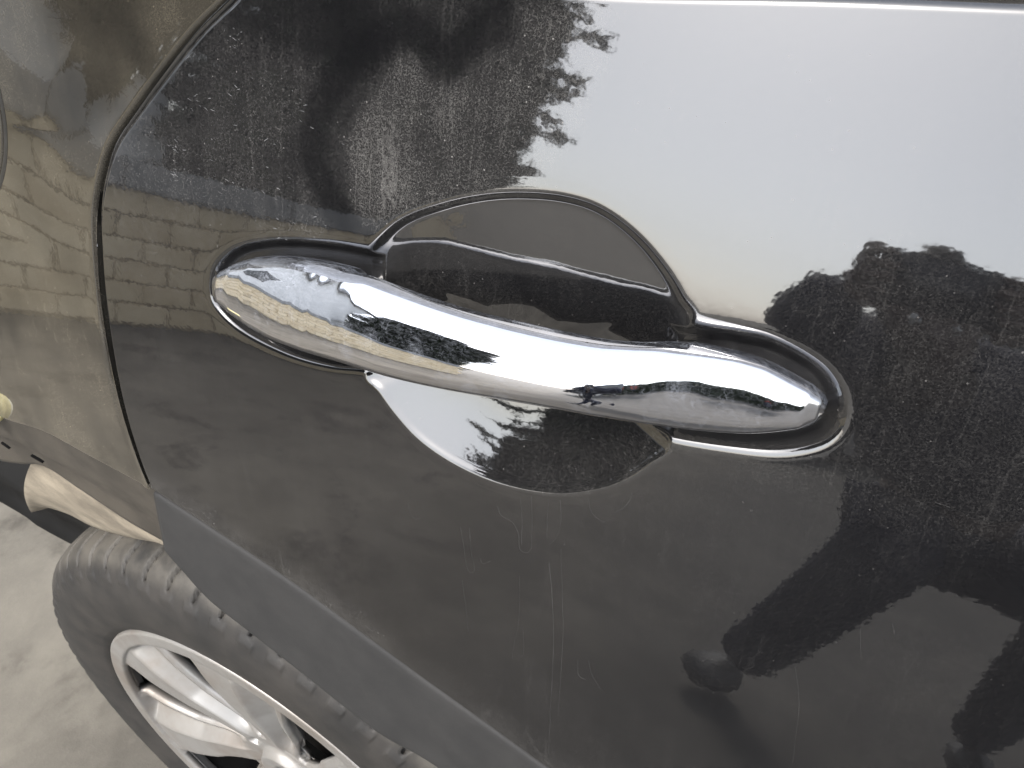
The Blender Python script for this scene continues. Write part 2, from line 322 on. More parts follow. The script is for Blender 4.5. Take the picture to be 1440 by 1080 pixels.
DRIPS= [[(-21.6, -82.6), (-20.1, -89.8), (-17.8, -101.1), (-15.8, -102.0), (-14.6, -99.6), (-16.2, -93.3), (-17.9, -81.0)], [(-6.5, -66.6), (-4.5, -69.9), (0.3, -71.1), (3.0, -75.5), (4.0, -81.5), (6.9, -81.6), (8.5, -78.9)], [(2.3, -59.4), (3.8, -68.1), (4.4, -79.1)], [(6.6, -57.1), (7.7, -66.5), (8.5, -78.9)], [(13.1, -55.8), (13.7, -67.1), (14.9, -74.5), (17.8, -69.2), (18.7, -62.0), (17.3, -54.2)], [(15.9, -82.1), (18.8, -97.7), (21.2, -118.1), (22.4, -141.0), (24.0, -184.5)], [(19.9, -73.9), (22.3, -92.5), (24.9, -116.1), (26.6, -155.2)], [(4.9, -94.0), (5.8, -107.7), (5.9, -118.8), (4.6, -129.2), (4.4, -137.3)], [(8.0, -117.7), (9.2, -131.7), (7.1, -133.7)], [(-12.4, -93.3), (-11.3, -95.3), (-7.7, -92.2)], [(-45.6, -81.0), (-44.9, -85.5), (-42.2, -87.2), (-39.9, -85.5)], [(-20.2, -107.7), (-18.3, -119.9), (-16.3, -134.7)], [(27.4, -49.7), (29.0, -54.3), (31.8, -56.1), (34.4, -56.5)], [(37.7, -50.8), (39.3, -49.3), (41.2, -45.7), (41.9, -41.9)], [(31.8, -121.6), (32.8, -128.7), (35.9, -129.6)], [(36.0, -119.3), (38.1, -125.6), (42.4, -130.8)], [(40.0, -117.0), (41.7, -119.7), (43.2, -117.8)], [(37.6, -29.4), (38.7, -29.0)], [(110.6, -4.3), (113.5, -12.3), (118.2, -14.6), (121.1, -14.0)], [(116.5, 0.9), (118.1, -1.8), (119.1, -6.9), (121.1, -14.0)], [(122.3, -12.9), (124.5, -16.2), (126.8, -19.9)], [(122.3, -12.9), (126.2, -12.1), (129.9, -14.8), (126.8, -16.9), (126.8, -19.9)], [(123.4, -14.3), (127.0, -14.5)], [(123.8, -55.2), (125.3, -58.6)], [(117.9, -25.1), (120.1, -24.7), (122.3, -24.7)], [(98.5, -45.4), (101.7, -54.8), (104.2, -67.8)], [(103.0, -83.6), (107.4, -97.2), (111.2, -122.8)], [(116.6, -61.5), (119.6, -71.5)], [(122.0, -0.4), (125.2, -2.6), (126.1, -9.9)], [(123.6, 16.6), (125.6, 15.2), (127.2, 17.6)], [(94.8, 16.4), (97.7, 15.6), (97.1, 12.9), (99.7, 12.6)], [(99.4, 12.5), (97.6, 8.9)], [(108.2, 12.0), (111.4, 6.7), (111.7, 2.6)], [(131.3, 6.8), (133.2, 3.3), (136.0, 2.2)], [(136.8, -21.7), (140.1, -21.5)], [(79.4, -29.7), (82.6, -29.8), (84.3, -33.0)], [(-20.1, -15.7), (-19.5, -16.6)], [(93.9, -67.1), (97.3, -67.7), (95.4, -71.1)], [(125.9, 34.4), (128.9, 29.6), (129.9, 24.2)], [(133.1, -32.7), (133.8, -39.9)], [(103.4, 10.6), (107.1, 3.3)]]
HX = [-142.0, -140.5, -137.0, -132.0, -122.0, -110.0, -95.0, -80.0, -70.0, -64.0, -58.0, -50.0, -38.0, -25.0, -10.0, 5.0, 20.0, 33.0, 41.0, 47.0, 53.0, 60.0, 67.0, 74.0, 80.0, 86.0, 89.4, 90.8]
HOF = [1.0, 3.5, 6.5, 9.5, 13.5, 17.5, 22.0, 25.5, 27.5, 28.8, 30.0, 31.1, 32.6, 33.2, 34.0, 33.7, 32.8, 31.0, 27.5, 24.9, 21.7, 18.0, 15.2, 12.4, 10.6, 8.0, 4.6, 1.6]
HOB = [-5.0, -5.0, -5.0, -5.0, -5.0, -5.0, -5.0, -5.0, -5.0, -5.0, 9.0, 13.0, 14.2, 15.0, 15.0, 15.0, 14.5, 13.3, 8.0, 2.0, -4.0, -5.0, -5.0, -5.0, -5.0, -5.0, -5.0, -5.0]
HOW = [0.7, 1.4, 3.0, 4.2, 6.4, 8.2, 10.7, 12.9, 14.5, 15.5, 16.8, 18.2, 19.6, 20.8, 22.0, 21.3, 20.7, 20.1, 18.6, 17.0, 14.9, 12.5, 9.9, 7.4, 5.0, 3.4, 1.6, 0.4]
HQT = [-10.0, -9.1, -6.9, -3.9, 1.8, 6.8, 10.5, 12.6, 13.4, 13.6, 14.2, 15.0, 14.5, 13.9, 13.7, 13.8, 14.2, 14.8, 15.5, 16.1, 15.9, 15.7, 15.4, 14.2, 12.0, 9.6, 7.2, 4.6]
HQB = [-20.0, -19.6, -18.7, -17.8, -19.2, -20.6, -20.7, -19.6, -18.5, -17.7, -16.8, -16.0, -15.0, -13.7, -11.6, -9.5, -7.7, -6.8, -6.7, -6.7, -6.7, -6.8, -6.5, -5.8, -4.2, -2.0, 0.4, 2.6]

# ------------------------------------------------------------------ the door skin: a leaning sheet, local frame x / q / o (outward)
TILT = math.radians(15.5)
ORG = np.array([-0.09682529, 0.0, 0.92191484])
EX = np.array([1.0, 0, 0]); EQ = np.array([0, math.sin(TILT), math.cos(TILT)]); EO = np.array([0, -math.cos(TILT), math.sin(TILT)])
FRAME = Matrix([[EX[i], EQ[i], EO[i], ORG[i]] for i in range(3)]+[[0, 0, 0, 1]])
def to_world(L): L = np.asarray(L, float); return ORG+L[..., :1]*EX+L[..., 1:2]*EQ+L[..., 2:3]*EO
def skin(x, q):                                            # metres
    return -0.5*0.7*q*q*np.where(q > 0, 0.5, 1.0)-0.5*0.15*x*x-0.30*q*(sp(x+0.01, 0.03)-sp(x-0.14, 0.03))
XS = lambda q: np.interp(q, [a[1] for a in SHUT[::-1]], [a[0] for a in SHUT[::-1]])   # shut line, mm

_rim = resample(RIM+[RIM[0]], 160)[:-1]; _rc = np.array([-7.2, -4.8])
_ra = np.arctan2(_rim[:, 1]-_rc[1], _rim[:, 0]-_rc[0]); _rr = np.hypot(*(_rim-_rc).T); _o = np.argsort(_ra)
_la = resample([(-48, -20), (-56, -6), (-61, 6)]+[(a, q-np.interp(a, [-60, -16, 27, 47], [4.5, 4.0, 2.0, 0.5])) for a, q in LEDGE[1:]]+[(45, 6), (34, -12), (14, -22), (-14, -27), (-36, -25), (-48, -20)], 200)[:-1]; _pa = np.arctan2(_la[:, 1]-_rc[1], _la[:, 0]-_rc[0]); _pr = np.hypot(*(_la-_rc).T); _po = np.argsort(_pa)
def polar(tab_a, tab_r, th):
    a = np.r_[tab_a-2*np.pi, tab_a, tab_a+2*np.pi]; r = np.r_[tab_r, tab_r, tab_r]
    v = np.interp(th, a, r)
    return v
_fine = np.linspace(-np.pi, np.pi, 721)[:-1]
def smooth_tab(a, r, k):
    v = polar(a, r, _fine); w = np.hanning(2*k+1); w /= w.sum()
    return np.convolve(np.r_[v[-k:], v, v[:k]], w, 'valid')
RIMTAB = smooth_tab(_ra[_o], _rr[_o], 7)
LEDTAB = smooth_tab(_pa[_po], _pr[_po], 16)
def cup_depth(x, q):                                       # mm in, mm out
    dx, dq = x-_rc[0], q-_rc[1]; r = np.hypot(dx, dq); th = np.arctan2(dq, dx)
    R0 = polar(_fine, RIMTAB, th); Rp = polar(_fine, LEDTAB, th)
    d = R0-r; up = smooth01((np.sin(th)+0.25)/0.9)
    slope = np.tan(np.radians(19-12.6*up)); cap = 10.5-6.4*up
    z = slope*sp(d, 0.8); z = cap*np.tanh(z/cap)
    w = smooth01((0.42-r/R0)/0.42); z = z*(1-w)+6.0*w
    wall = (0.5+1.0*up)*ramp(d, 2.2, 0.5)
    return np.where(d > -4, wall+z, 0), d
def door_o(x, q):
    cup, d = cup_depth(x, q)
    pr = 4.6*ramp(sdf(x, q, resample(PADR+[PADR[0]], 90)), 5.0, 1.0)
    pl = 4.6*ramp(sdf(x, q, resample(PADL+[PADL[0]], 110)), 2.6, 0.8)
    dep = np.maximum(np.maximum(cup, pr), pl)
    # shallow raised lip and press line round the cup's back corner
    return skin(x/1000, q/1000)*1000-dep, d

def coons(Lb, Rb, Bb, Tb, us, vs_):
    u = us[None, :, None]; v = vs_[:, None, None]
    I = lambda c, t: np.stack([np.interp(t, np.linspace(0, 1, len(c)), c[:, k]) for k in range(2)], -1)
    L_, R_, B_, T_ = I(Lb, vs_)[:, None], I(Rb, vs_)[:, None], I(Bb, us)[None], I(Tb, us)[None]
    return (1-u)*L_+u*R_+(1-v)*B_+v*T_-((1-u)*(1-v)*Lb[0]+u*(1-v)*Rb[0]+(1-u)*v*Lb[-1]+u*v*Rb[-1])
def dense(n, total, edge, k, both=True):                   # parameters packed near the ends: edge mm covered by k steps
    e = np.linspace(0, edge/total, k, endpoint=False)
    return np.r_[e, np.linspace(edge/total, 1-(edge/total if both else 0), n), (1-e[::-1]) if both else []]
def roll(e, r): e = np.clip(e, 0, r); return r-np.sqrt(np.maximum(r*r-(r-e)**2, 0))
def fattr(o, name, vals):
    a = o.data.attributes.new(name, 'FLOAT', 'POINT'); a.data.foreach_set('value', np.asarray(vals, np.float32).ravel())

car = thing('car', 'dusty black car seen close at its rear door, chrome handle and rear wheel', 'car', (0.0, 0.85, 0.0))
LF = car.matrix_world.inverted() if False else Matrix.Translation((0, -0.85, 0))
DF = LF @ FRAME
WL = LF                                                    # world-space meshes under the car

# rear door
shut = resample(SHUT, 400); TOP = [(a, q+2.3) for a, q in TOP]
arch = resample(ARCH+[(150, -199), (205, -203)], 400); topc = resample(TOP+[(205, 107)], 400)
right = np.stack([np.full(50, 205.0), np.linspace(-203, 107, 50)], -1)
us = dense(690, 390, 4.0, 14, False); vv = dense(540, 270, 4.0, 12)
XQ = coons(shut[::-1], right, arch, topc, us, vv)
ext = XQ[:, -1:].repeat(40, 1); ext[..., 0] += np.linspace(2, 620, 40)[None]; XQ = np.concatenate([XQ, ext], 1)   # on towards the front of the door
arch = np.vstack([arch, [(825, -203)]]); topc = np.vstack([topc, [(825, 107)]])
X, Q = XQ[..., 0], XQ[..., 1]
Ov, dcup = door_o(X, Q)
ak = np.vstack([arch[:-1:8], arch[-2:]]); tk_ = np.vstack([topc[:-1:8], topc[-2:]])
es = np.minimum(seg_dist(X, Q, shut[::6]), seg_dist(X, Q, ak)); et = seg_dist(X, Q, tk_)
Ov = Ov-roll(es, 1.5)-roll(et, 3.0)
P = np.stack([X, Q, Ov], -1)/1000
lf = P[:, :1].copy(); lf[..., 2] -= 0.010; P = np.concatenate([lf, P], 1)
bf = P[:1].copy(); bf[..., 2] -= 0.008; tf = P[-1:].copy(); tf[..., 2] -= 0.010; P = np.concatenate([bf, P, tf], 0)
door = grid('rear_door', P, M['paint'], car, mw=DF)
Xa, Qa = P[..., 0]*1000, P[..., 1]*1000
dust = 0.50+0*Xa
dust = dust+1.0*smooth01((sdf(Xa, Qa, DUSTH)+3)/9)
wp = seg_dist(Xa, Qa, resample(WIPE, 60)); dust *= 1-0.65*smooth01(1-(wp-3)/6)
w2 = seg_dist(Xa, Qa, resample(WIPE2, 30)); dust *= 1-0.6*smooth01(1-(w2-8)/10)
left = smooth01((-80-Xa)/10)*smooth01((Qa-12)/8); dust *= 1+0.7*left
dust *= 1-0.55*smooth01((-18-Qa)/12)
dust *= 1-0.3*smooth01((Xa-70)/25)*smooth01((30-Qa)/20)
cd = polar(_fine, RIMTAB, np.arctan2(Qa-_rc[1], Xa-_rc[0]))-np.hypot(Xa-_rc[0], Qa-_rc[1])
dust *= 1-0.2*smooth01(cd/3)
dust += 0.35*smooth01(cd/3)*(Qa < -5)
cl = polar(_fine, LEDTAB, np.arctan2(Qa-_rc[1], Xa-_rc[0]))-np.hypot(Xa-_rc[0], Qa-_rc[1])
dust *= 1-0.4*smooth01((cd-1)/3)*smooth01((-cl)/2)*smooth01((Qa-5)/8)
dust += 0.5*smooth01(1-np.abs(cd)/2.0)*(Qa < -20)
dust += 0.7*smooth01(1-seg_dist(Xa, Qa, arch[::8])/22)
fattr(door, 'dust', dust)
film = 0.028*smooth01((cd-1)/3)*smooth01((-cl)/2)*smooth01((Qa-5)/8)+0.003*smooth01((-Qa-20)/20)+0.012*smooth01((sdf(Xa, Qa, DUSTH)+3)/9)*(1-0.8*smooth01(1-(wp-5)/5))  # upper cup term paints in the ground's reflection; other terms are dust film
fattr(door, 'film', film)

# black gasket lining the two sockets of the handle
gk = np.maximum(sdf(Xa, Qa, resample(PADR+[PADR[0]], 90))-1.5, sdf(Xa, Qa, resample(PADL+[PADL[0]], 110))-0.9)
gk = (gk > 0) & (cd < -0.3); gk = gk[:-1, :-1] & gk[1:, 1:]
door.data.materials.append(M['gasket']); door.data.polygons.foreach_set('material_index', gk.ravel().astype(np.int32))

# chrome handle
t0 = np.arange(len(HX)); tt = np.linspace(0, len(HX)-1, (len(HX)-1)*6+1)
def spl(a):
    v = np.interp(tt, t0, a); k = np.array([1, 3, 5, 6, 5, 3, 1.]); k /= k.sum()
    w = np.convolve(np.r_[v[:1].repeat(3), v, v[-1:].repeat(3)], k, 'valid'); w[0], w[-1] = v[0], v[-1]; return w
hx, of_, ob_, ow_, qt_, qb_ = map(spl, (HX, HOF, HOB, HOW, HQT, HQB)); hx = np.interp(tt, t0, HX)
NR = 120; ph = np.linspace(0, 2*np.pi, NR, endpoint=False); c_, s_ = np.cos(ph)[None], np.sin(ph)[None]; ne = 2/np.interp(hx, [-142, -110, -60, 35, 55, 90], [2.7, 2.5, 2.3, 2.3, 2.9, 2.8])[:, None]
cc, ss = np.sign(c_)*np.abs(c_)**ne, np.sign(s_)*np.abs(s_)**ne
ho = ow_[:, None]+np.where(cc > 0, (of_-ow_)[:, None]*cc, (ow_-ob_)[:, None]*cc)
kq = np.interp(hx, [-142, -120, -80, 40, 89], [.42, .38, .36, .36, .40]); qm_ = (qb_+(qt_-qb_)*kq)[:, None]
hq = qm_+np.where(ss > 0, (qt_[:, None]-qm_)*ss, (qm_-qb_[:, None])*ss)
HP = np.stack([np.broadcast_to(hx[:, None], ho.shape), hq, ho], -1)
HP[..., 2] += skin(HP[..., 0]/1000, HP[..., 1]/1000)*1000
capA = HP[:1].mean(1, keepdims=True).repeat(NR, 1); capB = HP[-1:].mean(1, keepdims=True).repeat(NR, 1)
HP = np.concatenate([capA, HP, capB], 0)/1000
handle = grid('door_handle', HP, M['chrome'], door, wrap=True)
handle.data.materials.append(M['handle_back'])
nfc = len(handle.data.polygons)//NR; rx = HP[:, 0, 0]*1000; rx = (rx[1:]+rx[:-1])/2
mi = ((np.cos(ph+np.pi/NR)[None] < -0.22) & ((rx > -63) & (rx < 46))[:, None]).astype(np.int32)
handle.data.polygons.foreach_set('material_index', mi.ravel())
hv = HP.reshape(-1, 3)*1000; qm = np.interp(hv[:, 0], HX, (np.array(HQT)+np.array(HQB))/2); hh = np.interp(hv[:, 0], HX, (np.array(HQT)-np.array(HQB))/2)
fl = smooth01(((hv[:, 1]-qm)/np.maximum(hh, 1)-0.22)/0.5)*(0.35+0.65*smooth01((-45-hv[:, 0])/20)+0.4*smooth01((hv[:, 0]-45)/15))
fattr(handle, 'film', np.maximum(fl, 0.22*smooth01((0-hv[:, 0])/40)*smooth01((hv[:, 1]-qm)/np.maximum(hh, 1)+0.6)))

# dried drips and squiggles of dirt on the door, hair-thin ridges
vb, fb = [], []
for d in DRIPS[:16]+DRIPS[22:24]+DRIPS[26:28]:
    c = resample(np.array(d, float), max(6, int(4*len(d)))) if len(d) > 2 else np.linspace(d[0], d[1], 5)
    c = c+rng.normal(0, 0.07, c.shape)
    oo = door_o(c[:, 0], c[:, 1])[0]
    tn = np.gradient(c, axis=0); tn /= np.linalg.norm(tn, axis=1, keepdims=True)+1e-9; nn = np.stack([-tn[:, 1], tn[:, 0]], -1)
    w = (0.02+0.055*rng.random(len(c))*np.repeat(rng.random(len(c)//4+1), 4)[:len(c)])[:, None]; b0 = len(vb)
    for a, h in ((-1, -0.02), (0, 0.05), (1, -0.02)):
        e = c+nn*w*a
        vb += [(e[i, 0]/1000, e[i, 1]/1000, (oo[i]+0.03+h)/1000) for i in range(len(c))]
    n = len(c)
    for k in (0, 1):
        for i in range(n-1): fb.append((b0+k*n+i, b0+k*n+i+1, b0+(k+1)*n+i+1, b0+(k+1)*n+i))
M['dirt'] = simple('dried_dirt', (0.042, 0.040, 0.038), 0.9, 0, 0.3, 300)
dirt = mesh('dirt_streaks', vb, fb, M['dirt'], door); dirt['kind'] = 'stuff'

# pale scuffs where hands have rubbed the upper rear corner of the door
vb, fb = [], []
rs = np.random.default_rng(21)
SC = [(-159.6, 38.9, 3.2), (-161.2, 27.5, 3.0), (-127, 79, 3.5), (-150, 55, 7), (-120, 45, 12), (-112, 28, 12), (-140, 30, 10), (-100, 22, 9), (-130, 62, 9), (-97, 60, 10)]
for cx, cq, sp_ in SC:
    for k_ in range(7 if sp_ > 5 else 12):
        a0 = np.array([cx, cq])+rs.normal(0, 1, 2)*[sp_, sp_*.6]
        L_ = rs.uniform(.5, 2.6); an = rs.normal(-.12, .35); n = 6
        c = a0+np.stack([np.linspace(0, L_, n)*np.cos(an), np.linspace(0, L_, n)*np.sin(an)], -1)+rs.normal(0, .07, (n, 2))
        if (c[:, 0] < XS(c[:, 1])+4).any() or (c[:, 1] > 92).any(): continue
        oo = door_o(c[:, 0], c[:, 1])[0]; w = rs.uniform(.03, .16)*np.sin(np.linspace(.25, np.pi-.25, n))*rs.uniform(.5, 1, n); b0 = len(vb)
        for a, hh_ in ((-1, .01), (0, .05), (1, .01)): vb += [(c[i, 0]/1000, (c[i, 1]+a*w[i])/1000, (oo[i]+.02+hh_)/1000) for i in range(n)]
        for k in (0, 1):
            for i in range(n-1): fb.append((b0+k*n+i, b0+k*n+i+1, b0+(k+1)*n+i+1, b0+(k+1)*n+i))
M['scuff'] = simple('pale_scuff', (0.13, 0.13, 0.132), 0.9, 0, 0.5, 900)
scuff = mesh('scuff_marks', vb, fb, M['scuff'], door); scuff['kind'] = 'stuff'

# quarter panel
def quarter_o(x, q):
    s = skin(x/1000, q/1000)*1000
    e = np.clip(XS(q)-x, 0, None)                           # mm behind the shut line
    return s+0.00055*e*np.clip(q+20, 0, None)*smooth01(e/60)
shq = shut.copy(); shq[:, 0] -= 5.0
pa = resample(PANELA, 200); pa = np.vstack([[(-780, -136)], pa]); pa[-1] = shq[-1]
topq = np.array([(-780, 112.0), (shq[0, 0], shq[0, 1])]); leftq = np.stack([np.full(30, -780.0), np.linspace(-136, 112, 30)], -1)
uq = 1-dense(300, 560, 6.0, 16, False)[::-1]; vq = dense(220, 240, 4.0, 8)
Bq = resample(pa, 300)
XQ = coons(leftq, shq[::-1], Bq, np.linspace(topq[0], topq[1], 60), uq, vq)
X, Q = XQ[..., 0], XQ[..., 1]; Ov = quarter_o(X, Q)-roll(seg_dist(X, Q, shq[::6]), 2.4)-roll(seg_dist(X, Q, Bq[::6]), 2.0)
P = np.stack([X, Q, Ov], -1)/1000
rf = P[:, -1:].copy(); rf[..., 2] -= 0.012; P = np.concatenate([P, rf], 1)
quarter = grid('quarter_panel', P, M['paint_quarter'], car, mw=DF)
fattr(quarter, 'dust', np.full(P.shape[:2], 1.6)+0.5*smooth01((-90-P[..., 1]*1000)/40))
# rubber seal deep in the shut line, ring and lid of the fuel flap
def strip(name, A, B, mat, parent, n=60, rows=2, mw=None, bulge=0.0):
    A = resample(np.asarray(A, float), n); B = resample(np.asarray(B, float), n); w = np.linspace(0, 1, rows)[:, None, None]
    Pn = A[None]*(1-w)+B[None]*w
    if bulge: Pn = Pn+np.array([0, -1, 0])*bulge*np.sin(np.pi*w)
    return grid(name, Pn, mat, parent, mw=mw)
def on_skin(c, do): return np.column_stack([c, skin(c[:, 0]/1000, c[:, 1]/1000)*1000+do])/1000
strip('door_seal', on_skin(shut[::8]+[5, 0], -6.0), on_skin(shut[::8]-[9, 0], -6.0), M['rubber_seal'], car, 120, 8, DF)
fc = np.array([FLAP[0][0]-60.5, FLAP[0][1]]); rr = np.r_[np.linspace(0, 60, 14), 61.2, 62.0, 62.4]; ta = np.linspace(0, 2*np.pi, 121)[:-1]
fx, fq = fc[0]+rr[:, None]*np.cos(ta), fc[1]+rr[:, None]*np.sin(ta); fo = quarter_o(fx, fq)+0.8-np.r_[np.zeros(14), 0.2, 0.8, 2.5][:, None]
flap = grid('fuel_flap', np.stack([fx, fq, fo], -1)/1000, M['paint_quarter'], quarter, wrap=True, flip=True); fattr(flap, 'dust', np.full(fx.shape, 1.6))
r2 = np.array([62.3, 63.2, 64.6])[:, None]; fx, fq = fc[0]+r2*np.cos(ta), fc[1]+r2*np.sin(ta)
grid('flap_gap', np.stack([fx, fq, quarter_o(fx, fq)+np.array([0.15, 0.25, 0.1])[:, None]], -1)/1000, M['rubber_seal'], quarter, wrap=True)

# grey plastic trim under the door, along the wheel arch
arc2 = resample([(a, b-1.9) for a, b in ARCH]+[(205, -205), (820, -205)], 330); low2 = resample(TRIMLOW+[(205, -235), (820, -235)], 330)
w = np.r_[0, 0.004, 0.015, 0.04, np.linspace(0.1, 0.9, 12), 0.94, 0.97, 0.985, 1.0][:, None, None]
tq = arc2[None]*(1-w)+low2[None]*w
drop = 0.6+roll(w[..., 0]*50, 2.0)+roll((1-w[..., 0])*50, 3.0)
Pt = np.concatenate([tq, (skin(tq[..., 0]/1000, tq[..., 1]/1000)*1000-drop)[..., None]], -1)/1000
fa, fb2 = Pt[:1].copy(), Pt[-1:].copy(); fa[..., 2] -= 0.012; fb2[..., 2] -= 0.05
le = np.concatenate([fa, Pt, fb2], 0); l0 = le[:, :1].copy(); l0[..., 2] -= 0.012
grid('wheel_arch_trim', np.concatenate([l0, le], 1), M['trim'], car, mw=DF)
# black gap behind the trim line
strip('trim_gasket', on_skin(arch[::8]+[0, 2.5], -5), on_skin(arch[::8]-[0, 4.5], -5), M['rubber_seal'], car, 120, 3, DF)

# bare flange and dusty liner where the bumper and the arch moulding are gone
A = to_world(on_skin(np.array(PANELA, float), -2.6)); A[0] += [-0.05, 0, 0]
B = np.array(CURVB, float)/1000
A2, B2 = resample(A, 60), resample(B, 60); rows = []
for w, up in ((0, 0), (0.06, .0), (0.30, .002), (0.42, .0035), (0.5, 0.001), (0.52, -.0025), (0.8, -.002), (0.95, 0), (1.0, 0)):
    rows.append(A2*(1-w)+B2*w+np.array([0, -up*1.5, up]))
rows.append(B2+[0, 0.012, -0.002])
grid('panel_flange', np.array(rows), M['flange'], car, mw=WL)
Ct = np.array(CURVC, float)/1000
Bt = B[2:]; Cl = np.array([Ct[2], Ct[3], Ct[4], Ct[5], Ct[6], Ct[7]])
B3, C3 = resample(Bt, 80)+[0, 0.010, -0.002], resample(Cl, 80); rows = []
for k, w in enumerate(np.linspace(0, 1, 14)):
    sag = 0.006*math.sin(math.pi*w)
    rows.append(B3*(1-w)+C3*w+np.array([0, -sag, sag])+np.column_stack([0*B3[:, 0], 0.0008*np.sin(np.linspace(0, 9, 80)+w*5), 0.0006*np.cos(np.linspace(0, 7, 80)+w*4)]))
rows.append(C3+[0, 0.02, -0.012]); rows.append(C3+[0, 0.06, -0.01])
grid('arch_liner', np.array(rows), M['liner'], car, mw=WL)
bm = bmesh.new(); box_bm(bm, (-1.3, 0.16, 0.26), (-0.15, 0.20, 0.80)); box_bm(bm, (-1.3, 0.06, 0.70), (-0.5, 0.16, 0.74)); bm_obj('inner_arch', bm, M['dark'], car, mw=WL)
va = np.array([(-1.6, .12, .345), (-.99, .12, .320), (-.915, .12, .307), (-.837, .12, .305), (-.70, .12, .31)])
prof = [(0, 0), (-.006, .004), (-.008, .012), (0, .018), (.004, .05), (-.004, .058), (.0, .075), (.03, .11)]
grid('rear_valance', np.array([resample(va, 40)+[0, a, b] for a, b in prof]), M['valance'], car, mw=WL)
def slot(c, e1, e2, l, h):
    c, e1, e2 = map(np.array, (c, e1, e2)); e1 = e1/np.linalg.norm(e1); e2 = e2-e1*(e1@e2); e2 = e2/np.linalg.norm(e2); n = np.cross(e1, e2)
    a = np.linspace(0, 2*np.pi, 20, endpoint=False); ring = [c+e1*l*np.cos(t)*abs(np.cos(t))**-.3+e2*h*np.sin(t) for t in a]
    vs = ring+[p-n*0.0015 for p in ring]+[c-n*0.0015]
    if np.dot(n, [0, -1, 0.3]) < 0: n = -n
    return [tuple(p) for p in vs], [(i, (i+1) % 20, 20+(i+1) % 20, 20+i) for i in range(20)]+[(20+i, 20+(i+1) % 20, 40) for i in range(20)]
for uu, w, l, h in ((0.31, 0.10, .006, .0013), (0.34, 0.62, .004, .0012), (0.50, 0.66, .006, .0016)):
    i = int(uu*59); c = A2[i]*(1-w)+B2[i]*w+np.array([0, -.004, .0035]); v_, f_ = slot(c, A2[i+1]-A2[i]+np.array([0.0, 0, -0.001]), B2[i]-A2[i], l, h)
    mesh('clip_slot', v_, f_, M['dark'], car, False, WL)
# broken clip: cream peg in a yellow collar
def lathe(prof, n): a = np.linspace(0, 2*np.pi, n, endpoint=False); return np.array([[(r*math.cos(t), r*math.sin(t), z) for t in a] for r, z in prof])
cz = Vector((-0.45, -0.75, -0.35)).normalized().to_track_quat('Z', 'Y').to_matrix().to_4x4()
cm = LF @ Matrix.Translation((-0.4555, -0.022, 0.7805)) @ cz
clip = grid('yellow_clip', lathe([(0, -.004), (.0095, -.004), (.0102, -.002), (.0102, .001), (.0088, .002), (.0088, .004), (.0098, .0045), (.0098, .007), (.0085, .008)], 32), M['yellow'], car, wrap=True, mw=cm)
grid('clip_peg', lathe([(.0082, .0078), (.0082, .0112), (.0074, .0122), (0, .0124)], 28), M['cream'], clip, wrap=True)

# window seal and glass above the door
tl = resample(TOP+[(205, 107), (820, 107)], 220)
q0 = on_skin(tl+[0, 1.2], -6); q1 = q0+[0, .0035, .0035]; q2 = q0+[0, .0095, .002]; q3 = q0+[0, .0145, -.004]; q4 = q0+[0, .0165, -.016]
grid('window_seal', np.array([q0-[0, .002, .006], q0, q1, q2, q3, q4]), M['seal_grey'], car, mw=DF)
gl = np.array([q3+[0, .001, -.004], q3+[0, .10, -.03], q3+[0, .25, -.10], q3+[0, .36, -.18]]); gl[:, 0] += 0
grid('window_glass', gl, M['glass'], car, mw=DF)

# black sill below the trim, ahead of the wheel
bm = bmesh.new(); box_bm(bm, (-0.04, 0.035, 0.24), (0.74, 0.40, 0.68)); bm_obj('sill', bm, M['valance'], car, False, .02, WL)

# rear wheel
WC = Vector((-0.3913, 0.0028, 0.307))
wheel = bpy.data.objects.new('wheel', None); link(wheel, car); wheel.matrix_local = LF @ Matrix.Translation(WC)
prof = np.array([(.012, .205), (.004, .2115), (-.001, .218), (-.0045, .232), (-.006, .248), (-.0055, .262), (-.003, .274), (.001, .284), (.0045, .290), (.009, .2955), (.016, .2995), (.028, .3025), (.05, .304), (.1, .305), (.15, .304), (.172, .3025), (.187, .298), (.197, .285), (.203, .26), (.198, .225), (.188, .205)])
pr = resample(prof, 110); NT_ = 1512; th_ = np.linspace(0, 2*np.pi, NT_, endpoint=False)
yy, r_ = pr[:, 0][:, None], pr[:, 1][:, None]
k = 66; tooth = lambda a, w: smooth01(2.2*(1-np.abs(((a*k/(2*np.pi)) % 1)-0.5)/w))
sw = 0.35*np.sin(np.clip(yy/0.1, 0, 1)*np.pi)/k*6
lat = tooth(th_[None]+sw, 0.085)*smooth01((r_-.288)/.005)*smooth01((.047-yy)/.004)
lat2 = tooth(th_[None]+sw+0.03, 0.09)*smooth01((yy-.056)/.003)*smooth01((.15-yy)/.004)
circ = np.maximum.reduce([smooth01(1-np.abs(yy-c)/.006) for c in (.052, .084, .118, .152)])*np.ones_like(lat)
mark = smooth01((np.sin(th_[None]*k*0.5+yy*0)*np.sin(th_[None]*k*0.5)-0.35)/.2)*smooth01(1-np.abs(r_-.281)/.006)*(yy < .02)
ribs = np.maximum.reduce([smooth01(1-np.abs(r_-c)/.0016) for c in (.2235, .2255, .262, .2745)])*(yy < .02)*np.ones_like(lat)
dep = -.009*np.maximum(np.maximum(lat, lat2), circ)+.0015*mark+.001*ribs
rad = r_+dep
TP = np.stack([rad*np.cos(th_), np.broadcast_to(yy, rad.shape)-0.0012*mark, rad*np.sin(th_)], -1)
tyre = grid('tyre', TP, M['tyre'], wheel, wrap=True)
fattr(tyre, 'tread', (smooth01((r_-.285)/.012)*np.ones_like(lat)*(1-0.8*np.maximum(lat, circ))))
NS = 7; npc = 72; nth = NS*npc
